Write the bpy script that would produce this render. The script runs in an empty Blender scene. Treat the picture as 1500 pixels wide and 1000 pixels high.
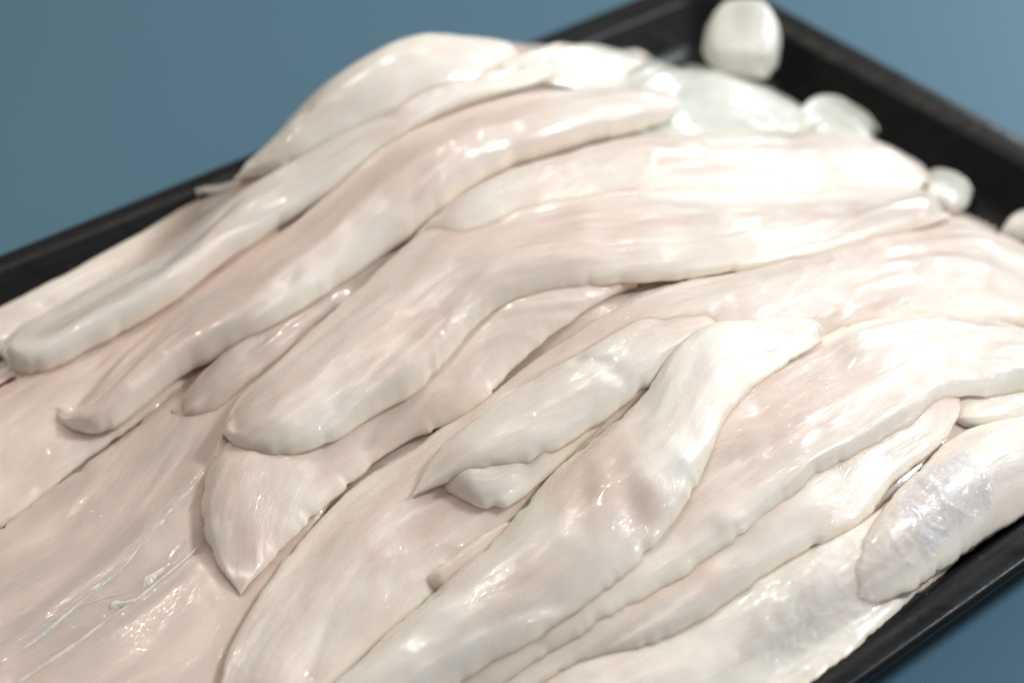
import bpy, math, random
import numpy as np

# ------------------------------------------------------------------ camera
D = 0.50                       # metres from the lens to the middle of the heap
PITCH = math.radians(39.9)
FPX = 2504.0                   # focal length in pixels of a 1500 px wide picture
AIM_Z = 0.03
CAM = np.array([0.0, -D * math.cos(PITCH), AIM_Z + D * math.sin(PITCH)])
scene = bpy.context.scene
col = scene.collection
cam_data = bpy.data.cameras.new('camera')
cam_data.sensor_width = 36.0
cam_data.lens = 36.0 * FPX / 1500.0
cam_data.clip_start = 0.01
cam_data.clip_end = 50.0
cam_data.dof.use_dof = True
cam_data.dof.focus_distance = 0.452      # on the near half of the central fillet
cam_data.dof.aperture_fstop = 6.3
camera = bpy.data.objects.new('camera', cam_data)
camera.location = CAM
camera.rotation_euler = (math.pi / 2 - PITCH, 0, 0)
col.objects.link(camera)
scene.camera = camera

# ------------------------------------------------------------------ light
world = bpy.data.worlds.new('World')
scene.world = world
world.use_nodes = True
bg = world.node_tree.nodes['Background']
bg.inputs['Color'].default_value = (1.0, 0.95, 0.885, 1)
bg.inputs['Strength'].default_value = 0.27


def area_lamp(name, loc, target, size, size_y, power, colour):
    l = bpy.data.lights.new(name, 'AREA')
    l.shape = 'RECTANGLE'
    l.size, l.size_y = size, size_y
    l.energy = power
    l.color = colour
    o = bpy.data.objects.new(name, l)
    o.location = loc
    d = np.array(target, float) - np.array(loc, float)
    from mathutils import Vector
    o.rotation_euler = Vector(d).to_track_quat('-Z', 'Y').to_euler()
    col.objects.link(o)
    return o


area_lamp('window_light', (0.62, 0.95, 0.46), (0.08, 0.05, 0.03), 0.20, 0.16, 2.8, (0.90, 0.96, 1.0))
area_lamp('side_window_light', (0.80, 0.15, 0.75), (0.06, 0.0, 0.03), 0.11, 0.11, 9.6, (0.91, 0.965, 1.0))
for spot in ((-0.80, 0.42, 1.10), (-0.42, 0.62, 1.10), (-0.12, 0.80, 1.12), (0.22, 0.86, 1.05)):  # one warm ceiling lamp, the others added to spread the wet sparkles
    area_lamp('ceiling_glint_light', spot, (-0.05, -0.03, 0.03), 0.038, 0.038, 1.55, (1.0, 0.92, 0.80))

scene.cycles.max_bounces = 8
scene.cycles.diffuse_bounces = 6
scene.cycles.glossy_bounces = 3
scene.cycles.transparent_max_bounces = 6
scene.cycles.caustics_reflective = False
scene.cycles.caustics_refractive = False
scene.view_settings.view_transform = 'Standard'
scene.view_settings.look = 'None'
scene.view_settings.exposure = 0.06
scene.view_settings.gamma = 1.0
scene.view_settings.use_curve_mapping = False

# ------------------------------------------------------------------ helpers
RNG = np.random.RandomState(7)
cp, sp = math.cos(PITCH), math.sin(PITCH)


def ray(px, py):
    x = px - 750.0
    u = 500.0 - py
    return np.array([x, FPX * cp + u * sp, -FPX * sp + u * cp]) / FPX


def at_z(px, py, z):
    d = ray(px, py)
    return CAM + d * ((z - CAM[2]) / d[2])


def project(P):
    q = P - CAM
    depth = q[..., 1] * cp - q[..., 2] * sp
    up = q[..., 1] * sp + q[..., 2] * cp
    return 750 + FPX * q[..., 0] / depth, 500 - FPX * up / depth


_perm = RNG.randint(0, 2 ** 31, size=65536).astype(np.uint32)


def _h(ix, iy, seed):
    a = (ix.astype(np.int64) * 73856093 ^ iy.astype(np.int64) * 19349663 ^ (seed * 83492791)) & 65535
    return (_perm[a] & 0xFFFF) / 65535.0


def vnoise(x, y, seed=0):
    ix, iy = np.floor(x), np.floor(y)
    fx, fy = x - ix, y - iy
    fx = fx * fx * fx * (fx * (fx * 6 - 15) + 10)
    fy = fy * fy * fy * (fy * (fy * 6 - 15) + 10)
    a = _h(ix, iy, seed); b = _h(ix + 1, iy, seed)
    c = _h(ix, iy + 1, seed); d = _h(ix + 1, iy + 1, seed)
    return ((a + (b - a) * fx) + ((c + (d - c) * fx) - (a + (b - a) * fx)) * fy) * 2 - 1


def fbm(x, y, seed=0, octaves=3):
    s = 0; amp = 1.0; tot = 0
    for k in range(octaves):
        s = s + amp * vnoise(x * 2 ** k, y * 2 ** k, seed + 17 * k)
        tot += amp; amp *= 0.5
    return s / tot


def blur1(a, sigma, axis):
    if sigma <= 0:
        return a
    r = max(1, int(3 * sigma))
    k = np.exp(-0.5 * (np.arange(-r, r + 1) / sigma) ** 2); k /= k.sum()
    pad = [(0, 0), (0, 0)]; pad[axis] = (r, r)
    p = np.pad(a, pad, mode='edge')
    out = np.zeros_like(a)
    n = a.shape[axis]
    for i, w in enumerate(k):
        out += w * (p[i:i + n] if axis == 0 else p[:, i:i + n])
    return out


def blur(a, sx, sy=None):
    return blur1(blur1(a, sx, 0), sx if sy is None else sy, 1)


def tag(o, label=None, cat=None, group=None, kind=None):
    if label: o['label'] = label
    if cat: o['category'] = cat
    if group: o['group'] = group
    if kind: o['kind'] = kind
    return o


def mesh_obj(name, verts, faces, mat, parent=None, smooth=True):
    me = bpy.data.meshes.new(name)
    me.from_pydata([tuple(v) for v in verts], [], faces)
    me.materials.append(mat)
    if smooth:
        me.polygons.foreach_set('use_smooth', [True] * len(me.polygons))
    o = bpy.data.objects.new(name, me)
    col.objects.link(o)
    if parent: o.parent = parent
    return o


# ------------------------------------------------------------------ materials
class NT:
    def __init__(self, name):
        self.m = bpy.data.materials.new(name)
        self.m.use_nodes = True
        self.t = self.m.node_tree
        self.p = self.t.nodes['Principled BSDF']
        self.out = self.t.nodes['Material Output']

    def n(self, kind, **kw):
        nd = self.t.nodes.new(kind)
        for k, v in kw.items():
            setattr(nd, k, v)
        return nd

    def link(self, a, b):
        self.t.links.new(a, b)

    def val(self, sock, v):
        if hasattr(v, 'is_output'):
            self.link(v, sock)
        else:
            sock.default_value = v

    def math(self, op, a, b=0.0, c=0.0, clamp=False):
        nd = self.n('ShaderNodeMath', operation=op, use_clamp=clamp)
        self.val(nd.inputs[0], a); self.val(nd.inputs[1], b); self.val(nd.inputs[2], c)
        return nd.outputs[0]

    def mapr(self, v, a, b, c=0.0, d=1.0):
        nd = self.n('ShaderNodeMapRange', interpolation_type='SMOOTHSTEP')
        self.val(nd.inputs['Value'], v)
        nd.inputs['From Min'].default_value = a; nd.inputs['From Max'].default_value = b
        nd.inputs['To Min'].default_value = c; nd.inputs['To Max'].default_value = d
        return nd.outputs[0]

    def noise(self, vec, scale, detail=2.0, rough=0.5, dist=0.0):
        nd = self.n('ShaderNodeTexNoise')
        self.link(vec, nd.inputs['Vector'])
        nd.inputs['Scale'].default_value = scale
        nd.inputs['Detail'].default_value = detail
        nd.inputs['Roughness'].default_value = rough
        nd.inputs['Distortion'].default_value = dist
        return nd.outputs['Fac']

    def mix(self, f, a, b):
        nd = self.n('ShaderNodeMix', data_type='RGBA')
        self.val(nd.inputs['Factor'], f)
        self.val(nd.inputs['A' if False else 6], a if hasattr(a, 'is_output') else (*a, 1))
        self.val(nd.inputs[7], b if hasattr(b, 'is_output') else (*b, 1))
        return nd.outputs[2]

    def scale_vec(self, vec, s, off=(0, 0, 0)):
        nd = self.n('ShaderNodeMapping')
        self.link(vec, nd.inputs['Vector'])
        nd.inputs['Scale'].default_value = s
        self.val(nd.inputs['Location'], off)
        return nd.outputs[0]

    def bump(self, height, strength, dist, normal=None):
        nd = self.n('ShaderNodeBump')
        self.link(height, nd.inputs['Height'])
        self.val(nd.inputs['Strength'], strength)
        nd.inputs['Distance'].default_value = dist
        if normal is not None:
            self.link(normal, nd.inputs['Normal'])
        return nd.outputs[0]


def flesh_material():
    k = NT('fish_flesh')
    uv = k.n('ShaderNodeUVMap', uv_map='flesh').outputs[0]       # centimetres: along, across
    rnd = k.n('ShaderNodeObjectInfo').outputs['Random']
    off = k.n('ShaderNodeCombineXYZ')
    k.link(k.math('MULTIPLY', rnd, 97.0), off.inputs[0]); k.link(k.math('MULTIPLY', rnd, 53.0), off.inputs[1])
    add = k.n('ShaderNodeVectorMath', operation='ADD')
    k.link(uv, add.inputs[0]); k.link(off.outputs[0], add.inputs[1])
    p = add.outputs[0]
    pink = k.n('ShaderNodeAttribute', attribute_name='pink').outputs['Fac']
    thin = k.n('ShaderNodeAttribute', attribute_name='thin').outputs['Fac']
    wet = k.n('ShaderNodeAttribute', attribute_name='wet').outputs['Fac']
    lines = k.n('ShaderNodeAttribute', attribute_name='lines').outputs['Fac']
    fibre = k.noise(k.scale_vec(p, (0.8, 5.0, 1)), 1.0, 4, 0.65, 0.5)
    mott = k.noise(p, 3.2, 4, 0.65, 0.2)
    f = k.math('ADD', pink, k.math('MULTIPLY', k.math('SUBTRACT', fibre, 0.5), 0.6))
    f = k.math('ADD', f, k.math('MULTIPLY', k.math('SUBTRACT', mott, 0.5), 0.55), clamp=True)
    c = k.mix(f, (0.82, 0.775, 0.705), (0.73, 0.575, 0.505))
    c = k.mix(k.mapr(pink, 0.85, 1.7), c, (0.56, 0.46, 0.41))
    c = k.mix(k.mapr(pink, -0.35, -1.0), c, (0.59, 0.595, 0.535))
    c = k.mix(k.math('MULTIPLY', thin, 0.7), c, (0.85, 0.77, 0.655))  # cream edges, warmed in colour to imitate light passing through the rims
    # white sheets of connective tissue between the muscle blocks: fine chevron lines
    sep = k.n('ShaderNodeSeparateXYZ'); k.link(uv, sep.inputs[0])
    av = k.math('ABSOLUTE', k.math('SUBTRACT', sep.outputs[1], 0.4))
    ph = k.math('ADD', k.math('MULTIPLY', sep.outputs[0], 0.95), k.math('MULTIPLY', av, 1.1))
    ph = k.math('ADD', ph, k.math('MULTIPLY', k.noise(p, 0.8, 0), 1.5))
    fr = k.math('ABSOLUTE', k.math('SUBTRACT', k.math('FRACT', ph), 0.5))
    line = k.math('MULTIPLY', k.mapr(fr, 0.045, 0.0), lines)
    c = k.mix(k.math('MULTIPLY', line, 0.10), c, (0.87, 0.86, 0.84))
    k.link(c, k.p.inputs['Base Color'])
    # relief: long muscle fibres under a wet, finely grained film
    n1 = k.bump(fibre, 0.40, 0.0007)
    grain = k.noise(k.scale_vec(p, (1, 1.25, 1)), 12.0, 0.5, 0.5, 0.3)
    lump = k.noise(k.scale_vec(p, (0.8, 1.5, 1)), 2.4, 2, 0.5, 0.6)
    n1 = k.bump(line, 0.1, 0.0003, n1)
    n0 = k.bump(lump, 0.06, 0.0010)
    n2 = k.bump(grain, wet, 0.00055, n0)
    k.link(n1, k.p.inputs['Normal'])
    k.link(n2, k.p.inputs['Coat Normal'])
    P = k.p.inputs
    k.p.subsurface_method = 'BURLEY'
    P['Roughness'].default_value = 0.38
    P['IOR'].default_value = 1.40
    P['Subsurface Weight'].default_value = 0.9
    P['Subsurface Radius'].default_value = (0.50, 0.70, 1.0)
    P['Subsurface Scale'].default_value = 0.0052
    P['Coat Weight'].default_value = 1.0
    P['Coat Roughness'].default_value = 0.045
    P['Coat IOR'].default_value = 1.5
    return k.m


def membrane_material(name, colour, a0, a1):
    k = NT(name)
    tc = k.n('ShaderNodeTexCoord').outputs['Object']
    w1 = k.noise(tc, 130, 3, 0.6, 1.2)
    w2 = k.noise(tc, 420, 3, 0.6, 0.8)
    n1 = k.bump(w1, 0.35, 0.003)
    n2 = k.bump(w2, 0.35, 0.0010, n1)
    P = k.p.inputs
    P['Base Color'].default_value = (*colour, 1)
    P['Roughness'].default_value = 0.12
    P['Coat Weight'].default_value = 1.0
    P['Coat Roughness'].default_value = 0.05
    k.link(n2, P['Normal']); k.link(n2, P['Coat Normal'])
    P['Alpha'].default_value = 1.0
    fade = k.n('ShaderNodeAttribute', attribute_name='fade').outputs['Fac']
    k.link(k.math('MULTIPLY', fade, k.mapr(k.noise(tc, 90, 3, 0.6), 0.35, 0.7, a0, a1)), P['Alpha'])
    return k.m


def tissue_material(name='connective_tissue', colour=(0.84, 0.78, 0.68), a0=0.40, a1=0.95, sc=160):
    k = NT(name)
    tc = k.n('ShaderNodeTexCoord').outputs['Object']
    P = k.p.inputs
    P['Base Color'].default_value = (*colour, 1)
    k.link(k.mapr(k.noise(tc, sc, 3), 0.3, 0.65, a0, a1), P['Alpha'])
    P['Roughness'].default_value = 0.3
    P['Coat Weight'].default_value = 0.6
    P['Coat Roughness'].default_value = 0.12
    k.link(k.bump(k.noise(tc, 900, 3), 0.4, 0.0006), P['Normal'])
    return k.m


def blood_material():
    k = NT('blood_vessel')
    k.p.inputs['Base Color'].default_value = (0.16, 0.012, 0.02, 1)
    k.p.inputs['Roughness'].default_value = 0.25
    k.p.inputs['Coat Weight'].default_value = 0.6
    return k.m


def table_material():
    k = NT('painted_table')
    tc = k.n('ShaderNodeTexCoord').outputs['Object']
    a = k.noise(tc, 5, 4, 0.6, 0.4)
    b = k.noise(tc, 900, 2, 0.6)
    c = k.mix(a, (0.066, 0.140, 0.194), (0.077, 0.157, 0.215))
    c = k.mix(k.mapr(b, 0.45, 0.75, 0, 0.3), c, (0.090, 0.165, 0.215))
    k.link(c, k.p.inputs['Base Color'])
    k.p.inputs['Roughness'].default_value = 0.55
    k.p.inputs['Specular IOR Level'].default_value = 0.22
    k.link(k.bump(k.noise(tc, 1500, 3, 0.6), 0.15, 0.0006), k.p.inputs['Normal'])
    return k.m


def tray_material():
    k = NT('black_plastic')
    tc = k.n('ShaderNodeTexCoord').outputs['Object']
    a = k.noise(tc, 25, 5, 0.65, 0.6)
    sc = k.noise(k.scale_vec(tc, (12, 160, 40)), 1.0, 4, 0.6, 0.6)
    sp_ = k.noise(tc, 420, 2, 0.5)
    c = k.mix(a, (0.005, 0.0055, 0.0065), (0.010, 0.0105, 0.012))
    c = k.mix(k.mapr(sp_, 0.71, 0.78, 0, 0.5), c, (0.20, 0.20, 0.20))
    k.link(c, k.p.inputs['Base Color'])
    k.link(k.mapr(sc, 0.3, 0.7, 0.26, 0.42), k.p.inputs['Roughness'])
    k.p.inputs['Specular IOR Level'].default_value = 0.14
    n1 = k.bump(a, 0.12, 0.002)
    k.link(k.bump(k.noise(tc, 700, 3, 0.6), 0.12, 0.0005, n1), k.p.inputs['Normal'])
    return k.m


FLESH = flesh_material()
MEMBRANE = membrane_material('clear_membrane', (0.88, 0.88, 0.88), 0.05, 0.22)
VIOLET = membrane_material('violet_membrane', (0.76, 0.76, 0.83), 0.25, 0.42)
TISSUE = tissue_material()
MEMBAND = tissue_material('seam_membrane', (0.72, 0.70, 0.70), 0.0, 0.42, 260)
BLOOD = blood_material()
TABLE = table_material()
TRAY = tray_material()

# ------------------------------------------------------------------ table
tbl = mesh_obj('table_top', [(-3, -3, 0), (3, -3, 0), (3, 3, 0), (-3, 3, 0)], [(0, 1, 2, 3)], TABLE)
tag(tbl, kind='structure')

# ------------------------------------------------------------------ tray
RIM = 0.024
d1 = np.array([0.785, 0.619]); d1 /= np.linalg.norm(d1)      # along the tray
d2 = np.array([0.619, -0.785]); d2 -= d1 * d1.dot(d2); d2 /= np.linalg.norm(d2)   # across the tray, towards the viewer
CORNER = at_z(1040, -47, RIM)[:2]
cfar = at_z(1500, 826, RIM)[:2]
TW = float((cfar - CORNER).dot(d2))      # width between the long rims
TL = 0.46                                # length


def pq(x, y):
    """tray coordinates: p from the short far rim, q from the long far rim"""
    vx, vy = x - CORNER[0], y - CORNER[1]
    return -(vx * d1[0] + vy * d1[1]), vx * d2[0] + vy * d2[1]


def tray_loop(inset, z, r):
    """rounded rectangle seen from above, inset from the outer rim line"""
    pts = []
    x0, x1, y0, y1 = inset, TL - inset, inset, TW - inset
    for cx, cy, a0 in ((x1 - r, y1 - r, 0), (x0 + r, y1 - r, 90), (x0 + r, y0 + r, 180), (x1 - r, y0 + r, 270)):
        for k in range(9):
            a = math.radians(a0 + 90 * k / 8)
            p, q = cx + r * math.cos(a), cy + r * math.sin(a)
            w = CORNER - d1 * p + d2 * q
            pts.append((w[0], w[1], z))
    return pts


def ring_mesh(name, profile, parent, cap=False):
    verts, faces = [], []
    n = 36
    for ins, z, r in profile:
        verts += tray_loop(ins, z, r)
    for i in range(len(profile) - 1):
        for j in range(n):
            a, b = i * n + j, i * n + (j + 1) % n
            faces.append((a, b, b + n, a + n))
    if cap:
        faces.append(tuple((len(profile) - 1) * n + j for j in range(n)))
    return mesh_obj(name, verts, faces, TRAY, parent)


tray = bpy.data.objects.new('serving_tray', None)
tray.location = (0, 0, 0)
col.objects.link(tray)
tag(tray, 'shallow black plastic tray with raised rim holding the heap of fish', 'tray')
RX = 0.013
# outer wall, rolled rim, inner wall, floor
ring_mesh('outer_wall', [(0.010, 0.0008, 0.016), (0.009, 0.004, 0.016), (0.004, RIM - 0.005, 0.02), (0.0022, RIM - 0.0042, 0.02)], tray)
ring_mesh('rim', [(0.0024, RIM - 0.0044, 0.02), (0.0006, RIM - 0.0038, 0.02), (0.0, RIM - 0.0022, 0.02), (0.0003, RIM - 0.0006, 0.02),
                  (0.0015, RIM, 0.02), (0.0065, RIM - 0.0003, 0.019), (0.0095, RIM - 0.001, 0.018), (0.0115, RIM - 0.0028, 0.017)], tray)
ring_mesh('inner_wall', [(0.0113, RIM - 0.0026, 0.017), (0.0135, RIM - 0.006, 0.016), (0.019, 0.010, 0.014), (0.022, 0.0052, 0.013), (0.026, 0.0036, 0.012)], tray)
ring_mesh('floor', [(0.0255, 0.0037, 0.012), (0.032, 0.0034, 0.010)], tray, cap=True)

# ------------------------------------------------------------------ heap height field
G = 0.0012
X0, X1, Y0, Y1 = -0.36, 0.40, -0.36, 0.34
GX, GY = int((X1 - X0) / G), int((Y1 - Y0) / G)
gx = X0 + G * np.arange(GX)
gy = Y0 + G * np.arange(GY)
XX, YY = np.meshgrid(gx, gy, indexing='ij')
PP, QQ = pq(XX, YY)
edge_in = np.minimum(np.minimum(PP, QQ), np.minimum(TL - PP, TW - QQ))
trayH = np.interp(edge_in, [-0.001, 0.0, 0.0015, 0.0095, 0.0135, 0.019, 0.024, 0.03], [0, RIM - 0.002, RIM, RIM - 0.001, RIM - 0.006, 0.010, 0.0045, 0.0036])


def mound(P_, Q_):
    a = np.interp(P_, [0.0, 0.02, 0.05, 0.10, 0.14, 0.17, 0.20, 0.24, 0.28, 0.32, 0.36, 0.42, 0.46],
                      [0.0, 0.004, 0.012, 0.032, 0.045, 0.049, 0.047, 0.034, 0.023, 0.016, 0.012, 0.009, 0.0])
    q0 = np.interp(P_, [0.0, 0.06, 0.10, 0.13, 0.20, 0.24, 0.30], [0.06, 0.04, 0.022, 0.008, 0.008, 0.016, 0.020])
    b = np.interp(Q_ - q0, [0.0, 0.008, 0.018, 0.035], [0.0, 0.55, 0.90, 1.0])
    c = np.interp(Q_, [0.0, 0.13, 0.18, 0.23, 0.265, TW - 0.012, TW], [1.0, 1.0, 0.93, 0.80, 0.58, 0.3, 0.0])
    top = 0.021 * np.exp(-0.5 * ((P_ - 0.178) / 0.045) ** 2 - 0.5 * ((Q_ - 0.032) / 0.022) ** 2) * np.clip(Q_ / 0.012 - 0.3, 0, 1)
    top2 = 0.010 * np.exp(-0.5 * ((P_ - 0.095) / 0.03) ** 2 - 0.5 * ((Q_ - 0.052) / 0.022) ** 2)
    return a * b * c + top + top2


H = blur(mound(PP, QQ), 4)
H = np.maximum(H, trayH)
BASE = H.copy()


def sample(F, x, y):
    fx = np.clip((x - X0) / G, 0, GX - 1.001); fy = np.clip((y - Y0) / G, 0, GY - 1.001)
    ix, iy = fx.astype(int), fy.astype(int)
    fx, fy = fx - ix, fy - iy
    return (F[ix, iy] * (1 - fx) * (1 - fy) + F[ix + 1, iy] * fx * (1 - fy) +
            F[ix, iy + 1] * (1 - fx) * fy + F[ix + 1, iy + 1] * fx * fy)


def hit(px, py, lift=0.0015):
    """where the line of sight through a picture point meets the heap built so far"""
    d = ray(px, py)
    t0 = (0.11 - CAM[2]) / d[2]; t1 = (0.0 - CAM[2]) / d[2]
    t = np.linspace(t0, t1, 500)
    pts = CAM[None, :] + d[None, :] * t[:, None]
    clear = pts[:, 2] - sample(HS[0], pts[:, 0], pts[:, 1]) - lift
    below = clear < 0
    i = int(np.argmax(below)) if below.any() else len(t) - 1
    p_, q_ = pq(pts[:, 0], pts[:, 1])
    inside = (q_ > 0.010) & (p_ > 0.012)
    if not inside[i] and inside.any():
        # sight line passes over the heap: the outline point is where it comes closest
        i = int(np.argmin(np.where(inside & (pts[:, 2] > 0.02), clear, 1e9)))
    elif i > 0 and below[i] and clear[i - 1] > 0:
        w = clear[i - 1] / (clear[i - 1] - clear[i])
        return pts[i - 1] * (1 - w) + pts[i] * w
    return pts[i]


HS = [blur(H, 2.2)]


def edge_curve(pts):
    out = []
    for p in pts:
        if len(p) == 3:
            w = at_z(p[0], p[1], p[2]); out.append((w[0], w[1], p[2]))
        else:
            w = hit(p[0], p[1]); out.append((w[0], w[1], np.nan))
    return np.array(out)


def resample(P, n):
    """Catmull-Rom through the points, n samples evenly spaced by length"""
    P = np.array(P)
    ext = np.vstack([2 * P[0] - P[1], P, 2 * P[-1] - P[-2]])
    dense = []
    for i in range(1, len(ext) - 2):
        p0, p1, p2, p3 = ext[i - 1], ext[i], ext[i + 1], ext[i + 2]
        for t in np.linspace(0, 1, 24, endpoint=False):
            dense.append(0.5 * (2 * p1 + (p2 - p0) * t + (2 * p0 - 5 * p1 + 4 * p2 - p3) * t * t + (3 * p1 - p0 - 3 * p2 + p3) * t ** 3))
    dense.append(ext[-2])
    dense = np.array(dense)
    s = np.r_[0, np.cumsum(np.linalg.norm(np.diff(dense[:, :2], axis=0), axis=1))]
    q = np.linspace(0, s[-1], n)
    return np.column_stack([np.interp(q, s, dense[:, k]) for k in range(dense.shape[1])])


def seg_dist(px, py, line):
    best = np.full(px.shape, 1e9)
    for (ax, ay), (bx, by) in zip(line[:-1], line[1:]):
        dx, dy = bx - ax, by - ay
        t = np.clip(((px - ax) * dx + (py - ay) * dy) / max(dx * dx + dy * dy, 1e-6), 0, 1)
        best = np.minimum(best, np.hypot(px - ax - t * dx, py - ay - t * dy))
    return best


N_FILLET = [0]
FILLETS = {}


def fillet(label, L, R, T=0.010, te=0.0025, peak=0.0, pink=0.35, thin=1.0, wet=0.3, stiff=1.2, allow=0.0015,
           lumps=1.0, tail=0.10, head=0.10, ridges=(), tints=(), wets=(), edge_wob=1.0, name='fish_fillet', nu=None, key=None, cat='fish fillet', power=1.0, tl=1.0, sink=(0, 0), tefade=(0, 0)):
    global H
    seed = N_FILLET[0] * 31 + 5
    N_FILLET[0] += 1
    T *= 0.72; te *= 0.62
    cl, cr = edge_curve(L), edge_curve(R)
    length = 0.5 * (np.linalg.norm(np.diff(cl[:, :2], axis=0), axis=1).sum() + np.linalg.norm(np.diff(cr[:, :2], axis=0), axis=1).sum())
    if nu is None:
        nu = int(np.clip(length / 0.0011, 40, 300))
    for c in (cl, cr):
        m = np.isnan(c[:, 2])
        hz = np.array([sample(HS[0], np.array([a]), np.array([b]))[0] for a, b in c[:, :2]])
        c[m, 2] = hz[m]
        # remember which heights were asked for
    absL = np.array([1.0 if len(p) == 3 else 0.0 for p in L]); absR = np.array([1.0 if len(p) == 3 else 0.0 for p in R])
    A = resample(np.column_stack([cl, absL]), nu)
    B = resample(np.column_stack([cr, absR]), nu)
    for c in (A, B):        # iron out jumps where the edge crosses from one fillet to another
        sm = blur1(c[:, :2], 4.0, 0)
        wgt = np.clip(np.minimum(np.arange(nu), np.arange(nu)[::-1]) / 12.0, 0, 1)[:, None]
        c[:, :2] = c[:, :2] * (1 - wgt) + sm * wgt
    U = np.linspace(0, 1, nu)
    # uneven cut edges
    wdir = A[:, :2] - B[:, :2]
    wid = np.linalg.norm(wdir, axis=1) + 1e-6
    wdir = wdir / wid[:, None]
    s_cm = U * length * 100
    ragA = 0.8 * np.clip(fbm(s_cm * 2.7, s_cm * 0 + 1, seed + 51) - 0.25, 0, 1); ragB = 0.8 * np.clip(fbm(s_cm * 2.7, s_cm * 0 + 4, seed + 52) - 0.25, 0, 1)
    amp = np.minimum(0.0010 * edge_wob, wid * 0.06)
    fade = np.clip(np.minimum(U, 1 - U) / 0.05, 0, 1)
    wobA = fade * amp * (fbm(s_cm * 0.7, s_cm * 0 + 3, seed, 2) + 0.5 * fbm(s_cm * 2.3, s_cm * 0 + 9, seed + 3) - 2.5 * ragA)
    wobB = fade * amp * (fbm(s_cm * 0.7, s_cm * 0 + 5, seed + 1, 2) + 0.5 * fbm(s_cm * 2.3, s_cm * 0 + 7, seed + 4) - 2.5 * ragB)
    wmax = np.percentile(wid, 90)
    nv = int(np.clip(wmax / 0.0010, 24, 90))
    th = np.linspace(0, math.pi, nv)
    V = -np.cos(th) * 0.75 + (np.linspace(-1, 1, nv)) * 0.25
    F = (V + 1) / 2
    X = A[:, None, 0] * (1 - F) + B[:, None, 0] * F
    Y = A[:, None, 1] * (1 - F) + B[:, None, 1] * F
    rimL = np.clip(-V, 0, 1) ** 9; rimR = np.clip(V, 0, 1) ** 9
    shift = wobA[:, None] * rimL[None, :] - wobB[:, None] * rimR[None, :]
    X = X + wdir[:, None, 0] * shift; Y = Y + wdir[:, None, 1] * shift
    raw = sample(HS[0], X, Y)
    zl = A[:, None, 2] * (1 - F) + B[:, None, 2] * F
    wabs = A[:, None, 3] * (1 - F) + B[:, None, 3] * F
    raw = np.where(wabs > 0.02, np.maximum(raw, zl * np.clip(wabs * 1.5, 0, 1) + raw * (1 - np.clip(wabs * 1.5, 0, 1))), raw)
    Bz = raw.copy()
    for _ in range(10):
        Bz = np.maximum(blur(Bz, stiff * nu / 120.0 + 0.6, stiff * nv / 60.0 + 0.4), raw - allow)
    Bz = blur(Bz, 9.0, 1.2)
    # thickness
    uu = np.clip(np.minimum(U / max(tail, 1e-3), 1), 0, 1)
    vv = np.clip(np.minimum((1 - U) / max(head, 1e-3), 1), 0, 1)
    along = np.sqrt(1 - (1 - uu) ** 2) * np.sqrt(1 - (1 - vv) ** 2)
    thick = T * along * np.clip(wid / (wmax * 0.75), 0.08, 1) ** 0.8
    Vs = V - peak * (1 - V * V)
    body = np.clip(1 - Vs * Vs, 0, 1) ** power
    rimp = np.sqrt(np.clip(1 - np.abs(V) ** 11, 0, 1))
    tedge = np.minimum(te * np.clip(along * 1.6, 0.1, 1), np.maximum(wid * 0.35, 0.0003))
    if tefade[0]:
        tedge = tedge * np.clip(U / tefade[0], 0.02, 1)
    if tefade[1]:
        tedge = tedge * np.clip((1 - U) / tefade[1], 0.02, 1)
    side = np.interp(V, [-1.0, 0.0, 1.0], [tl, 0.5 + 0.5 * tl, 1.0])
    Z = Bz + tedge[:, None] * (rimp * side)[None, :] + np.maximum(thick - tedge, 0)[:, None] * body[None, :]
    Z = Z - (sink[0] * np.clip(1 - U / 0.3, 0, 1) ** 2 + sink[1] * np.clip(1 - (1 - U) / 0.3, 0, 1) ** 2)[:, None]
    # relief of the flesh
    su = s_cm[:, None] + 0 * V[None, :]
    sv = (V[None, :] * wid[:, None] * 50)
    inner = np.clip((1 - np.abs(V)) / 0.25, 0, 1)[None, :] * np.clip(np.minimum(U, 1 - U) / 0.04, 0, 1)[:, None]
    rel = 0.0011 * fbm(su * 0.33, sv * 0.5, seed + 7) + 0.00045 * fbm(su * 0.7, sv * 1.6, seed + 8) + 0.00022 * fbm(su * 0.6, sv * 5.0, seed + 9)
    fold = fbm(su * 0.11 + 0.15 * sv, sv * 0.75, seed + 21, 2)
    crease = np.exp(-(fbm(su * 0.10 - 0.10 * sv, sv * 0.5 + 0.2, seed + 22, 2) / 0.045) ** 2)
    rel = rel + 0.0013 * fold - 0.0009 * crease * np.clip(fbm(su * 0.2, sv * 0.3, seed + 23) + 0.5, 0, 1)
    Z = Z + rel * inner * lumps
    px, py = project(np.stack([X, Y, Z], -1))
    for line, a, sg in ridges:
        dd = seg_dist(px, py, line)
        Z = Z + a * np.exp(-0.5 * (dd / sg) ** 2) * np.clip(inner * 1.5, 0, 1)
    pk = np.full(X.shape, pink + 0.15) + 0.25 * (body[None, :] - 0.6)
    for line, a, sg in tints:
        pk = pk + a * np.exp(-0.5 * (seg_dist(px, py, line) / sg) ** 2)
    wt = np.full(X.shape, wet)
    for line, a, sg in wets:
        wt = wt + a * np.exp(-0.5 * (seg_dist(px, py, line) / sg) ** 2)
    pk = pk + 0.50 * fbm(su * 0.3, sv * 0.45, seed + 11) + 0.35 * fbm(su * 0.6, sv * 1.5, seed + 12)
    wt = 0.16 + 0.84 * np.clip(fbm(su * 0.5, sv * 0.8, seed + 13) * 2.2 + wt, 0, 1) ** 1.3
    ln = np.clip(fbm(su * 0.4, sv * 0.5, seed + 14) * 2.2 + 0.15, 0, 1)
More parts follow.
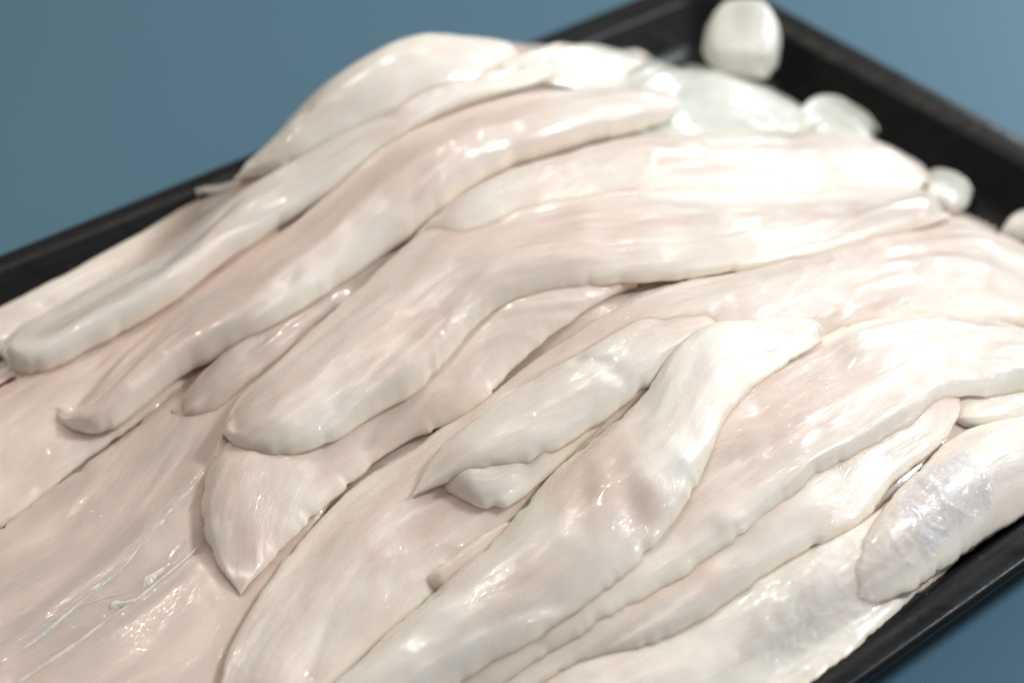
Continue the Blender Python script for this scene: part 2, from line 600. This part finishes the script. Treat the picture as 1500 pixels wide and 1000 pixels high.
    thn = thin * np.clip(1 - (1 - np.abs(V)) / 0.22, 0, 1)[None, :] ** 1.3 + 0 * X
    # mesh: top skin then the underside
    nb = 9
    vb = np.linspace(1, -1, nb + 2)[1:-1]
    fb = (vb * 0.96 + 1) / 2
    XB = A[:, None, 0] * (1 - fb) + B[:, None, 0] * fb
    YB = A[:, None, 1] * (1 - fb) + B[:, None, 1] * fb
    jb = np.interp(vb, V, np.arange(nv))
    j0 = np.clip(jb.astype(int), 0, nv - 2); jf = jb - j0
    ZB = Bz[:, j0] * (1 - jf) + Bz[:, j0 + 1] * jf - 0.0012
    lift = 0.15 * tedge
    Z[:, 0] += lift; Z[:, -1] += lift
    AX = np.concatenate([X, XB], 1); AY = np.concatenate([Y, YB], 1); AZ = np.concatenate([Z, ZB], 1)
    n = nv + nb
    verts = np.stack([AX, AY, AZ], -1).reshape(-1, 3)
    i = np.arange(nu - 1)[:, None] * n
    j = np.arange(n)[None, :]
    j2 = (j + 1) % n
    faces = np.stack([i + j, i + n + j, i + n + j2, i + j2], -1).reshape(-1, 4)
    c0 = verts[:n].mean(0); c1 = verts[-n:].mean(0)
    verts = np.vstack([verts, c0, c1])
    nvt = nu * n
    caps = [(nvt, b_, (b_ + 1) % n) for b_ in range(n)]
    base_ = (nu - 1) * n
    caps += [(nvt + 1, base_ + (b_ + 1) % n, base_ + b_) for b_ in range(n)]
    me = bpy.data.meshes.new(name)
    # origin at the thing's own foot
    org = np.array([verts[:, 0].mean(), verts[:, 1].mean(), verts[:, 2].min()])
    me.from_pydata((verts - org).tolist(), [], faces[:, ::-1].tolist() + [c[::-1] for c in caps])
    me.polygons.foreach_set('use_smooth', np.ones(len(me.polygons), bool))
    me.materials.append(FLESH)

    def attr(nm, arr, fillv):
        a = me.attributes.new(nm, 'FLOAT', 'POINT')
        full = np.concatenate([arr, np.full((nu, nb), fillv)], 1).reshape(-1)
        a.data.foreach_set('value', np.r_[full, fillv, fillv].astype(np.float32))
    attr('pink', pk, 1.5); attr('thin', thn, 0.0); attr('wet', wt, 0.0); attr('lines', ln, 0.0)  # underside filled deep pink, painting warm shade into the gaps
    uvu = np.r_[np.concatenate([su, np.repeat(s_cm[:, None], nb, 1)], 1).reshape(-1), 0, s_cm[-1]]
    uvv = np.r_[np.concatenate([sv, vb[None, :] * wid[:, None] * 50 + 40], 1).reshape(-1), 0, 0]
    uvl = me.uv_layers.new(name='flesh')
    li = np.empty(len(me.loops), np.int32)
    me.loops.foreach_get('vertex_index', li)
    uvl.data.foreach_set('uv', np.column_stack([uvu[li], uvv[li]]).astype(np.float32).reshape(-1))
    o = bpy.data.objects.new(name, me)
    o.location = org
    col.objects.link(o)
    if name == 'fish_scrap':
        tag(o, label, 'fish scrap', 'small scraps of fish on the tray')
    else:
        tag(o, label, cat, 'raw fish fillets heaped on the tray')
    # raise the heap
    ui = np.linspace(0, nu - 1, nu * 2); vi = np.linspace(0, nv - 1, nv * 2)
    i0 = np.clip(ui.astype(int), 0, nu - 2); fi = (ui - i0)[:, None]
    k0 = np.clip(vi.astype(int), 0, nv - 2); fk = (vi - k0)[None, :]

    def up(M):
        a = M[i0] * (1 - fi) + M[i0 + 1] * fi
        return a[:, k0] * (1 - fk) + a[:, k0 + 1] * fk
    xs, ys, zs = up(X), up(Y), up(Z)
    ix = np.rint((xs - X0) / G).astype(int).ravel(); iy = np.rint((ys - Y0) / G).astype(int).ravel()
    ok = (ix >= 0) & (ix < GX) & (iy >= 0) & (iy < GY)
    np.maximum.at(H, (ix[ok], iy[ok]), zs.ravel()[ok])
    HS[0] = blur(H, 2.2)
    if key:
        FILLETS[key] = (o, org)
    return o


# lowest layer: fills the tray under everything one can see
def base_heap():
    step = 2
    sub = BASE[::step, ::step] + 0.0
    xs, ys = gx[::step], gy[::step]
    m = ((BASE > trayH + 0.0006) & (edge_in > 0.026))[::step, ::step]
    nx, ny = sub.shape
    nz = 0.0015 * fbm(XX[::step, ::step] * 60, YY[::step, ::step] * 60, 99)
    idx = -np.ones(sub.shape, int)
    verts, faces = [], []
    for a in range(nx - 1):
        for b in range(ny - 1):
            if m[a, b] or m[a + 1, b] or m[a, b + 1] or m[a + 1, b + 1]:
                q = []
                for (c, d) in ((a, b), (a + 1, b), (a + 1, b + 1), (a, b + 1)):
                    if idx[c, d] < 0:
                        idx[c, d] = len(verts)
                        verts.append((xs[c], ys[d], sub[c, d] + nz[c, d] - 0.001 if m[c, d] else trayH[c * step, d * step] - 0.0025))
                    q.append(idx[c, d])
                faces.append(tuple(q))
    o = mesh_obj('buried_fish', verts, faces, FLESH)
    me = o.data
    for nm, v in (('pink', 1.7), ('thin', 0.0), ('wet', 0.2), ('lines', 0.0)):  # deep pink puts warm shade into the colour between fillets
        at = me.attributes.new(nm, 'FLOAT', 'POINT')
        at.data.foreach_set('value', np.full(len(verts), v, np.float32))
    uvl = me.uv_layers.new(name='flesh')
    li = np.empty(len(me.loops), np.int32); me.loops.foreach_get('vertex_index', li)
    va = np.array(verts)
    uvl.data.foreach_set('uv', (va[li, :2] * 100).astype(np.float32).reshape(-1))
    tag(o, 'pink flesh of buried fillets, deepened in colour to shade the gaps of the heap', 'fish', kind='stuff')


def rebase(o, host):
    """make a mesh built in world coordinates a part of its thing"""
    from mathutils import Matrix, Vector
    o.data.transform(Matrix.Translation(-Vector(host.location)))
    o.parent = host
    return o


def strip(host, name, pts, widths, height, mat, seed=0):
    """a lens-shaped strand lying on the flesh, widths in picture pixels"""
    P = np.array([hit(a, b, 0.0) for a, b in pts])
    n = max(8, int(len(pts) * 8))
    C = resample(np.column_stack([P[:, :2], np.array(widths) * 0.000184]), n)
    u = np.linspace(0, 1, n)
    C[:, 2] *= 1 + 0.45 * fbm(u * n * 0.16, u * 0 + 2, seed + 70)
    T_ = np.gradient(C[:, :2], axis=0); T_ /= np.linalg.norm(T_, axis=1)[:, None] + 1e-9
    N_ = np.column_stack([-T_[:, 1], T_[:, 0]])
    cap = np.sqrt(np.clip(1 - np.abs(2 * u - 1) ** 10, 0.02, 1))
    m = 9
    verts, faces = [], []
    for i in range(n):
        for j in range(m):
            v = -1 + 2 * j / (m - 1)
            w = max(C[i, 2], 0.00015) * cap[i] * 0.5
            xy = C[i, :2] + N_[i] * v * w
            z = sample(HS[0], xy[0:1], xy[1:2])[0] - 0.0004 + (height * 0.55 + 0.0004) * max(0, 1 - v * v) * cap[i] * (0.8 + 0.4 * _h(np.array(i), np.array(j), seed))
            verts.append((xy[0], xy[1], z))
    for i in range(n - 1):
        for j in range(m - 1):
            a = i * m + j
            faces.append((a, a + m, a + m + 1, a + 1))
    o = mesh_obj(name, verts, faces, mat)
    return rebase(o, host)


def film(host, name, L, R, mat, seed=0, wrinkle=0.0010, off=0.0010, folds=()):
    """a loose transparent skin lying over the flesh"""
    A = resample(np.array([hit(*p) for p in L])[:, :2], 90)
    B = resample(np.array([hit(*p) for p in R])[:, :2], 90)
    n, m = 90, 60
    F = np.linspace(0, 1, m)
    X = A[:, None, 0] * (1 - F) + B[:, None, 0] * F
    Y = A[:, None, 1] * (1 - F) + B[:, None, 1] * F
    jx = 0.0012 * fbm(X * 350, Y * 350, seed + 1); jy = 0.0012 * fbm(X * 350, Y * 350, seed + 2)
    X = X + jx; Y = Y + jy
    Z = blur(sample(HS[0], X, Y), 2.0)
    Z = np.maximum(Z, sample(HS[0], X, Y)) + off
    r1 = 1 - np.abs(fbm(X * 130 + 3 * fbm(X * 60, Y * 60, seed), Y * 130, seed + 3)) * 2.2
    r2 = 1 - np.abs(fbm(X * 300, Y * 300, seed + 5)) * 2.2
    Z = Z + wrinkle * np.clip(r1, 0, 1) ** 2 + wrinkle * 0.4 * np.clip(r2, 0, 1) ** 2
    px, py = project(np.stack([X, Y, Z], -1))
    for line, a, sg in folds:
        Z = Z + a * np.exp(-0.5 * (seg_dist(px, py, line) / sg) ** 2)
    verts = np.stack([X, Y, Z], -1).reshape(-1, 3)
    faces = []
    for i in range(n - 1):
        for j in range(m - 1):
            a = i * m + j
            faces.append((a + 1, a + m + 1, a + m, a))
    o = mesh_obj(name, verts.tolist(), faces, mat)
    ii = np.linspace(0, 1, n)[:, None]; jj = np.linspace(0, 1, m)[None, :]
    dist = np.minimum(np.minimum(ii, 1 - ii), np.minimum(jj, 1 - jj)) + 0.09 * fbm(X * 220, Y * 220, seed + 8)
    at = o.data.attributes.new('fade', 'FLOAT', 'POINT')
    at.data.foreach_set('value', np.clip(dist / 0.10, 0, 1).astype(np.float32).reshape(-1))
    return rebase(o, host)


base_heap()
# the fillets, from the bottom of the heap to its top
fillet('pinkish flat fillet low on the left, between the arched slabs and the hook-tailed one',
       [(-150, 650), (0, 540), (100, 492), (250, 405), (400, 300)],
       [(-150, 880), (0, 775), (100, 690), (200, 620), (330, 520), (450, 420)], T=0.009, pink=0.7, tail=0.05, key='low', thin=0.5, lumps=0.7)
fillet('broad flat fillet at the lower left with a white seam along it',
       [(-140, 880), (0, 768), (60, 722), (110, 682), (165, 645), (260, 560), (330, 500), (420, 430)],
       [(-120, 1240), (150, 1150), (330, 1050), (400, 930), (440, 830), (500, 700), (560, 550), (600, 470)], T=0.010, pink=1.15, tail=0.05, key='seam', thin=0.3, lumps=0.5,
       ridges=[([(0, 965), (100, 880), (200, 800), (290, 700)], 0.0012, 14), ([(20, 1000), (120, 935), (220, 860), (300, 790)], -0.0009, 10), ([(330, 800), (330, 1000)], -0.002, 60)])
fillet('greyish pink wrinkled fillet sunk between the hook-tailed fillet and the big central one',
       [(250, 590), (275, 560), (310, 530), (400, 475), (520, 395), (620, 318), (680, 275)],
       [(250, 600), (290, 610), (335, 580), (380, 545), (460, 470), (570, 395), (670, 330), (700, 300)], T=0.007, pink=1.3, wet=0.6, thin=0.3, sink=(0.006, 0), lumps=2.2)
fillet('thin grey edged slab lying against the far rim of the tray',
       [(-80, 490), (0, 442), (80, 402), (180, 350), (300, 288), (380, 250), (470, 190)],
       [(-60, 560), (0, 520), (100, 470), (250, 400), (400, 310), (520, 230)], T=0.008, pink=0.4)
fillet('small pointed fillet tip sticking out over the far rim under the tall slab',
       [(286, 268), (302, 250), (340, 226), (385, 195), (430, 150)],
       [(286, 268), (325, 276), (380, 262), (450, 222), (500, 180)], T=0.005, te=0.002, pink=0.4)
fillet('tall arched white slab standing highest at the back left',
       [(345, 268), (368, 240), (400, 178), (445, 115), (515, 75), (600, 54), (690, 54), (735, 62), (757, 78)],
       [(345, 268), (420, 245), (500, 215), (565, 190), (610, 160), (660, 140), (730, 110), (757, 82)], T=0.008, te=0.004, pink=0.05)
fillet('rounded white fillet hump at the back beside the black corner of the tray',
       [(690, 105), (760, 76), (810, 64), (860, 55), (910, 60), (955, 85), (987, 115)],
       [(690, 110), (770, 118), (830, 125), (880, 130), (930, 130), (987, 118)], T=0.007, pink=0.0)
fillet('long round-edged fillet with glossy patches below the tall arched slab',
       [(3, 520), (12, 492), (60, 462), (150, 415), (250, 365), (330, 300), (370, 266), (430, 227), (500, 190), (570, 160), (592, 130), (625, 103), (690, 93), (760, 92), (818, 106)],
       [(3, 520), (14, 541), (48, 545), (110, 520), (200, 475), (270, 430), (315, 390), (380, 350), (440, 315), (490, 280), (545, 225), (600, 185), (680, 150), (750, 130), (818, 108)],
       T=0.013, te=0.0085, peak=0.35, tl=0.35, pink=0.15)
fillet('blurred pale fillet behind the heap near the corner of the tray',
       [(900, 135), (985, 105), (1040, 98), (1100, 115), (1160, 145), (1212, 186)],
       [(900, 190), (1000, 210), (1100, 210), (1160, 205), (1212, 195)], T=0.010, pink=-1.1)
fillet('blunt fillet end leaning upright against the far tray wall',
       [(1044, 126, 0.016), (1029, 92, 0.022), (1030, 56, 0.028), (1043, 26, 0.034), (1064, 8, 0.037), (1087, 2, 0.038)],
       [(1126, 123, 0.016), (1144, 96, 0.021), (1147, 62, 0.027), (1139, 32, 0.033), (1118, 11, 0.037), (1090, 2, 0.038)], T=0.012, te=0.007, pink=-1.0, head=0.3, thin=0.2, power=0.7, lumps=0.6)
fillet('small angular scrap of fish behind the heap on the tray floor',
       [(1165, 170), (1190, 147), (1238, 133), (1270, 160), (1287, 186)],
       [(1170, 200), (1220, 215), (1260, 215), (1287, 190)], T=0.008, te=0.005, thin=0.2, pink=-1.1, lumps=2.5, edge_wob=2.5, name='fish_scrap')
fillet('little translucent scrap by the tray wall at the right end of the heap',
       [(1352, 265), (1370, 236), (1402, 246), (1426, 272)],
       [(1352, 290), (1385, 310), (1415, 305), (1426, 275)], T=0.009, te=0.004, pink=-1.1, name='fish_scrap')
fillet('bluish sliver of fish at the right edge of the picture by the tray wall',
       [(1465, 338), (1488, 308), (1530, 300), (1570, 322)],
       [(1465, 342), (1500, 352), (1540, 350), (1570, 325)], T=0.007, te=0.003, pink=-1.1, name='fish_scrap')
fillet('hook-tailed fillet curving up its tail at the left',
       [(80, 592), (100, 592), (113, 606), (140, 570), (190, 512), (240, 465), (290, 425), (340, 395), (400, 350), (460, 300), (510, 248), (560, 206), (620, 176), (690, 150), (760, 133), (830, 125), (900, 126), (975, 130), (992, 152)],
       [(80, 592), (88, 615), (130, 642), (165, 635), (210, 600), (270, 550), (330, 510), (400, 475), (470, 435), (540, 390), (600, 345), (650, 300), (690, 270), (745, 240), (800, 225), (860, 208), (930, 194), (985, 178), (992, 155)],
       T=0.014, te=0.0085, peak=0.35, pink=0.35, tl=0.35, key='hook', tail=0.06,
       ridges=[([(200, 580), (340, 470), (460, 370), (560, 280), (700, 200)], 0.0018, 16)], tints=[([(150, 580), (330, 410), (560, 230), (760, 140)], 0.65, 25)])
fillet('fillet with a pale blunt end at right, behind the big central fillet',
       [(600, 360), (640, 312), (690, 278), (740, 252), (800, 234), (870, 210), (930, 196), (1000, 192), (1100, 188), (1180, 193), (1260, 205), (1330, 228), (1362, 245)],
       [(600, 370), (680, 400), (760, 380), (860, 330), (980, 305), (1100, 300), (1230, 295), (1345, 280), (1362, 250)], T=0.012, te=0.0038, peak=-0.2, pink=0.35, wet=0.6,
       ridges=[([(980, 235), (1100, 232), (1180, 250)], -0.002, 10)])
fillet('long ridged fillet running from the bottom edge up under the central one to the right',
       [(330, 1060), (318, 1000), (350, 910), (400, 835), (460, 760), (520, 710), (600, 655), (700, 590), (770, 530), (830, 490), (885, 452), (935, 425), (1000, 407), (1100, 388), (1250, 350), (1390, 322), (1450, 340), (1560, 390)],
       [(380, 1080), (450, 1040), (500, 1000), (540, 960), (610, 900), (690, 830), (760, 780), (820, 720), (900, 650), (1000, 570), (1100, 520), (1250, 480), (1400, 470), (1560, 480)],
       T=0.013, te=0.0038, pink=0.5, wet=0.6, tail=0.06, wets=[([(430, 890), (560, 780), (700, 690)], 0.9, 60)])
fillet('pinkish broad-tailed fillet half hidden under the big central one',
       [(352, 866), (325, 835), (300, 790), (290, 750), (292, 705), (310, 670), (335, 640), (420, 560), (520, 480), (640, 400), (760, 380), (880, 390), (935, 412)],
       [(352, 866), (375, 840), (405, 805), (470, 742), (530, 690), (590, 650), (690, 595), (760, 528), (815, 480), (855, 448), (915, 416)],
       T=0.010, te=0.003, pink=0.55, wet=0.6, tail=0.12, thin=0.6)
fillet('big pale central fillet lying on top of the heap',
       [(325, 635), (332, 612), (350, 580), (400, 530), (470, 465), (530, 415), (570, 375), (620, 328), (665, 305), (720, 302), (780, 292), (850, 282), (910, 274), (980, 268), (1060, 276), (1150, 275), (1250, 272), (1330, 274), (1368, 286), (1392, 317)],
       [(325, 635), (345, 648), (395, 665), (450, 660), (510, 640), (545, 615), (600, 580), (650, 530), (690, 480), (720, 450), (770, 428), (840, 415), (920, 412), (1000, 405), (1060, 395), (1130, 380), (1210, 362), (1300, 340), (1392, 319)],
       T=0.011, te=0.0055, pink=0.42, wet=0.5, peak=0.1, tl=0.45, wets=[([(380, 620), (640, 520)], 0.7, 50)], key='central',
       ridges=[([(540, 590), (640, 490), (740, 385), (850, 350)], 0.0018, 22), ([(600, 480), (700, 370), (820, 320)], -0.0012, 22)])
fillet('ragged scrap of flesh tucked beneath the pointed flap',
       [(650, 705), (690, 668), (760, 640), (835, 615), (890, 590)],
       [(650, 710), (700, 744), (720, 753), (746, 749), (775, 722), (835, 665), (900, 600)], T=0.006, te=0.0022, edge_wob=2.0, pink=0.35, wet=0.9, name='fish_scrap')
fillet('pointed flap of flesh on the ridged fillet, its white tip to the left',
       [(605, 724), (616, 698), (640, 658), (690, 612), (740, 575), (800, 538), (860, 505), (930, 462), (1020, 430), (1120, 405)],
       [(605, 724), (650, 706), (720, 682), (800, 665), (850, 640), (900, 605), (950, 572), (990, 530), (1040, 490), (1130, 440)], T=0.008, te=0.002, pink=0.15, tail=0.3, head=0.5, peak=0.25, tl=0.2, sink=(0, 0.008), tefade=(0, 0.4))
fillet('thin sliver of flesh poking out from under the edge of the peach blotched fillet',
       [(628, 846), (640, 828), (690, 788), (748, 756)],
       [(630, 852), (655, 868), (690, 850), (735, 812), (775, 775)], T=0.004, te=0.0015, tail=0.5, pink=0.5, name='fish_scrap')
fillet('fillet coming in from the right edge above the membrane covered one',
       [(1392, 600), (1402, 568), (1440, 552), (1500, 535), (1600, 505)],
       [(1392, 602), (1430, 625), (1500, 630), (1600, 650)], T=0.012, te=0.0038, pink=0.1)
fillet('pale yellowish fillet along the near tray wall, under loose membrane',
       [(700, 1060), (830, 960), (940, 905), (1040, 850), (1150, 815), (1240, 770), (1300, 730), (1380, 680), (1470, 640), (1600, 580)],
       [(800, 1120), (1000, 1110), (1160, 1030), (1200, 990), (1272, 935), (1335, 878), (1400, 822), (1500, 748), (1600, 680)], T=0.010, pink=0.0, key='lowright', lumps=1.8, wet=0.7)
fillet('fillet with a violet membrane patch at the right edge by the near tray wall',
       [(1222, 838), (1255, 800), (1280, 755), (1312, 715), (1362, 668), (1402, 632), (1450, 614), (1600, 600)],
       [(1222, 842), (1270, 880), (1330, 868), (1395, 826), (1455, 780), (1503, 748), (1600, 690)], T=0.009, te=0.003, pink=0.15, key='violet', tail=0.25, tefade=(0.35, 0), sink=(0.003, 0))
fillet('smooth rolled fillet edge lying along the foot of the broad front fillet',
       [(640, 1050), (760, 950), (860, 880), (1000, 800), (1120, 705), (1200, 655), (1300, 600), (1380, 560), (1408, 560)],
       [(640, 1080), (760, 1015), (850, 965), (980, 930), (1060, 880), (1150, 820), (1240, 775), (1285, 735), (1300, 710), (1350, 672), (1395, 630), (1410, 592)], T=0.009, te=0.003, pink=0.15)
fillet('wide glossy fillet running off the right edge, under the peach blotched front one',
       [(400, 1090), (500, 1010), (560, 960), (620, 910), (680, 850), (740, 795), (800, 740), (860, 690), (920, 640), (980, 590), (1040, 565), (1100, 545), (1150, 515), (1210, 478), (1290, 455), (1380, 453), (1450, 467), (1500, 492), (1600, 535)],
       [(480, 1120), (600, 1080), (720, 1010), (800, 955), (900, 895), (1000, 840), (1080, 790), (1140, 740), (1220, 680), (1300, 640), (1360, 600), (1400, 575), (1480, 572), (1600, 570)],
       T=0.011, te=0.0022, pink=0.3, wet=0.6, lumps=1.4, tail=0.05, head=0.05,
       tints=[([(1100, 620), (1180, 580)], 0.3, 40), ([(1320, 470), (1420, 480)], 0.3, 25)],
       ridges=[([(1120, 590), (1180, 540), (1220, 510)], -0.0022, 22), ([(1060, 760), (1180, 690), (1300, 610), (1400, 540)], 0.0012, 14), ([(1100, 770), (1210, 700), (1320, 625)], -0.0012, 10)])
fillet('broad front fillet with peach blotches, rising from the bottom edge to an upturned white end',
       [(390, 1090), (490, 1000), (540, 950), (600, 900), (660, 840), (720, 790), (755, 750), (780, 712), (830, 665), (890, 622), (942, 574), (958, 540), (980, 502), (1001, 480), (1045, 461), (1092, 466), (1150, 458), (1195, 470), (1206, 490)],
       [(470, 1130), (600, 1045), (690, 985), (780, 935), (860, 885), (940, 815), (1000, 745), (1030, 690), (1048, 645), (1068, 610), (1090, 575), (1116, 552), (1160, 522), (1190, 505), (1206, 492)],
       T=0.011, te=0.0024, pink=0.2, wet=0.5, lumps=1.3, tail=0.05, head=0.12, edge_wob=0.8, peak=-0.1,
       tints=[([(880, 670), (920, 720)], 0.6, 45), ([(830, 740), (870, 700)], 0.4, 32), ([(960, 610), (1060, 500)], -0.5, 45), ([(520, 990), (700, 850), (790, 760)], -0.5, 22)],
       ridges=[([(905, 690), (935, 760)], -0.0007, 15), ([(862, 700), (850, 765)], -0.0005, 12), ([(950, 700), (985, 660)], 0.0007, 16)])
# strands, vessels and loose skins that belong to single fillets
strands = FILLETS['seam'][0]
for k_, (pts, wd, hh) in enumerate([
        ([(15, 1005), (60, 975), (105, 945), (150, 912), (195, 880), (250, 835), (300, 780)], [6, 9, 7, 6, 5, 3, 2], 0.0002),
        ([(208, 860), (216, 848), (230, 838), (250, 824)], [6, 13, 10, 4], 0.0004),
        ([(246, 820), (252, 808), (262, 799), (276, 788)], [5, 10, 8, 3], 0.0004),
        ([(160, 892), (170, 884), (185, 883), (200, 878)], [8, 11, 8, 4], 0.0009),
        ([(0, 972), (60, 930), (120, 880), (180, 830), (220, 780), (270, 725), (290, 700)], [6, 8, 7, 8, 10, 9, 6], 0.0004),
        ([(100, 895), (140, 880), (180, 868), (215, 850)], [2, 2, 2, 2], 0.0004)]):
    strip(strands, 'connective_strand', pts, wd, hh, TISSUE, k_ * 7)
strip(strands, 'membrane', [(-20, 985), (60, 925), (130, 868), (200, 805), (250, 750), (295, 690)], [30, 40, 42, 44, 40, 22], 0.0003, MEMBAND, 91)
strip(FILLETS['low'][0], 'blood_vessel', [(-6, 570), (4, 562), (16, 555), (24, 552)], [10, 11, 9, 4], 0.0006, BLOOD, 3)
film(FILLETS['violet'][0], 'membrane', [(1300, 745), (1330, 700), (1375, 672), (1420, 655)], [(1360, 820), (1395, 800), (1430, 770), (1468, 715)], VIOLET, 11, 0.0007, 0.0010,
     folds=[([(1335, 690), (1375, 720), (1420, 765)], 0.0010, 7)])
film(FILLETS['violet'][0], 'membrane', [(1268, 800), (1290, 765), (1315, 735), (1330, 715)], [(1310, 848), (1350, 830), (1390, 805), (1380, 770)], MEMBRANE, 23, 0.0012, 0.0010)
film(FILLETS['lowright'][0], 'membrane', [(1085, 985), (1110, 900), (1160, 830), (1215, 795), (1262, 775)], [(1185, 1005), (1210, 970), (1255, 930), (1290, 890), (1330, 850)], MEMBRANE, 37, 0.0016, 0.0010,
     folds=[([(1100, 960), (1150, 860), (1200, 800)], 0.0018, 8), ([(1195, 800), (1200, 850), (1190, 900)], 0.0010, 5)])
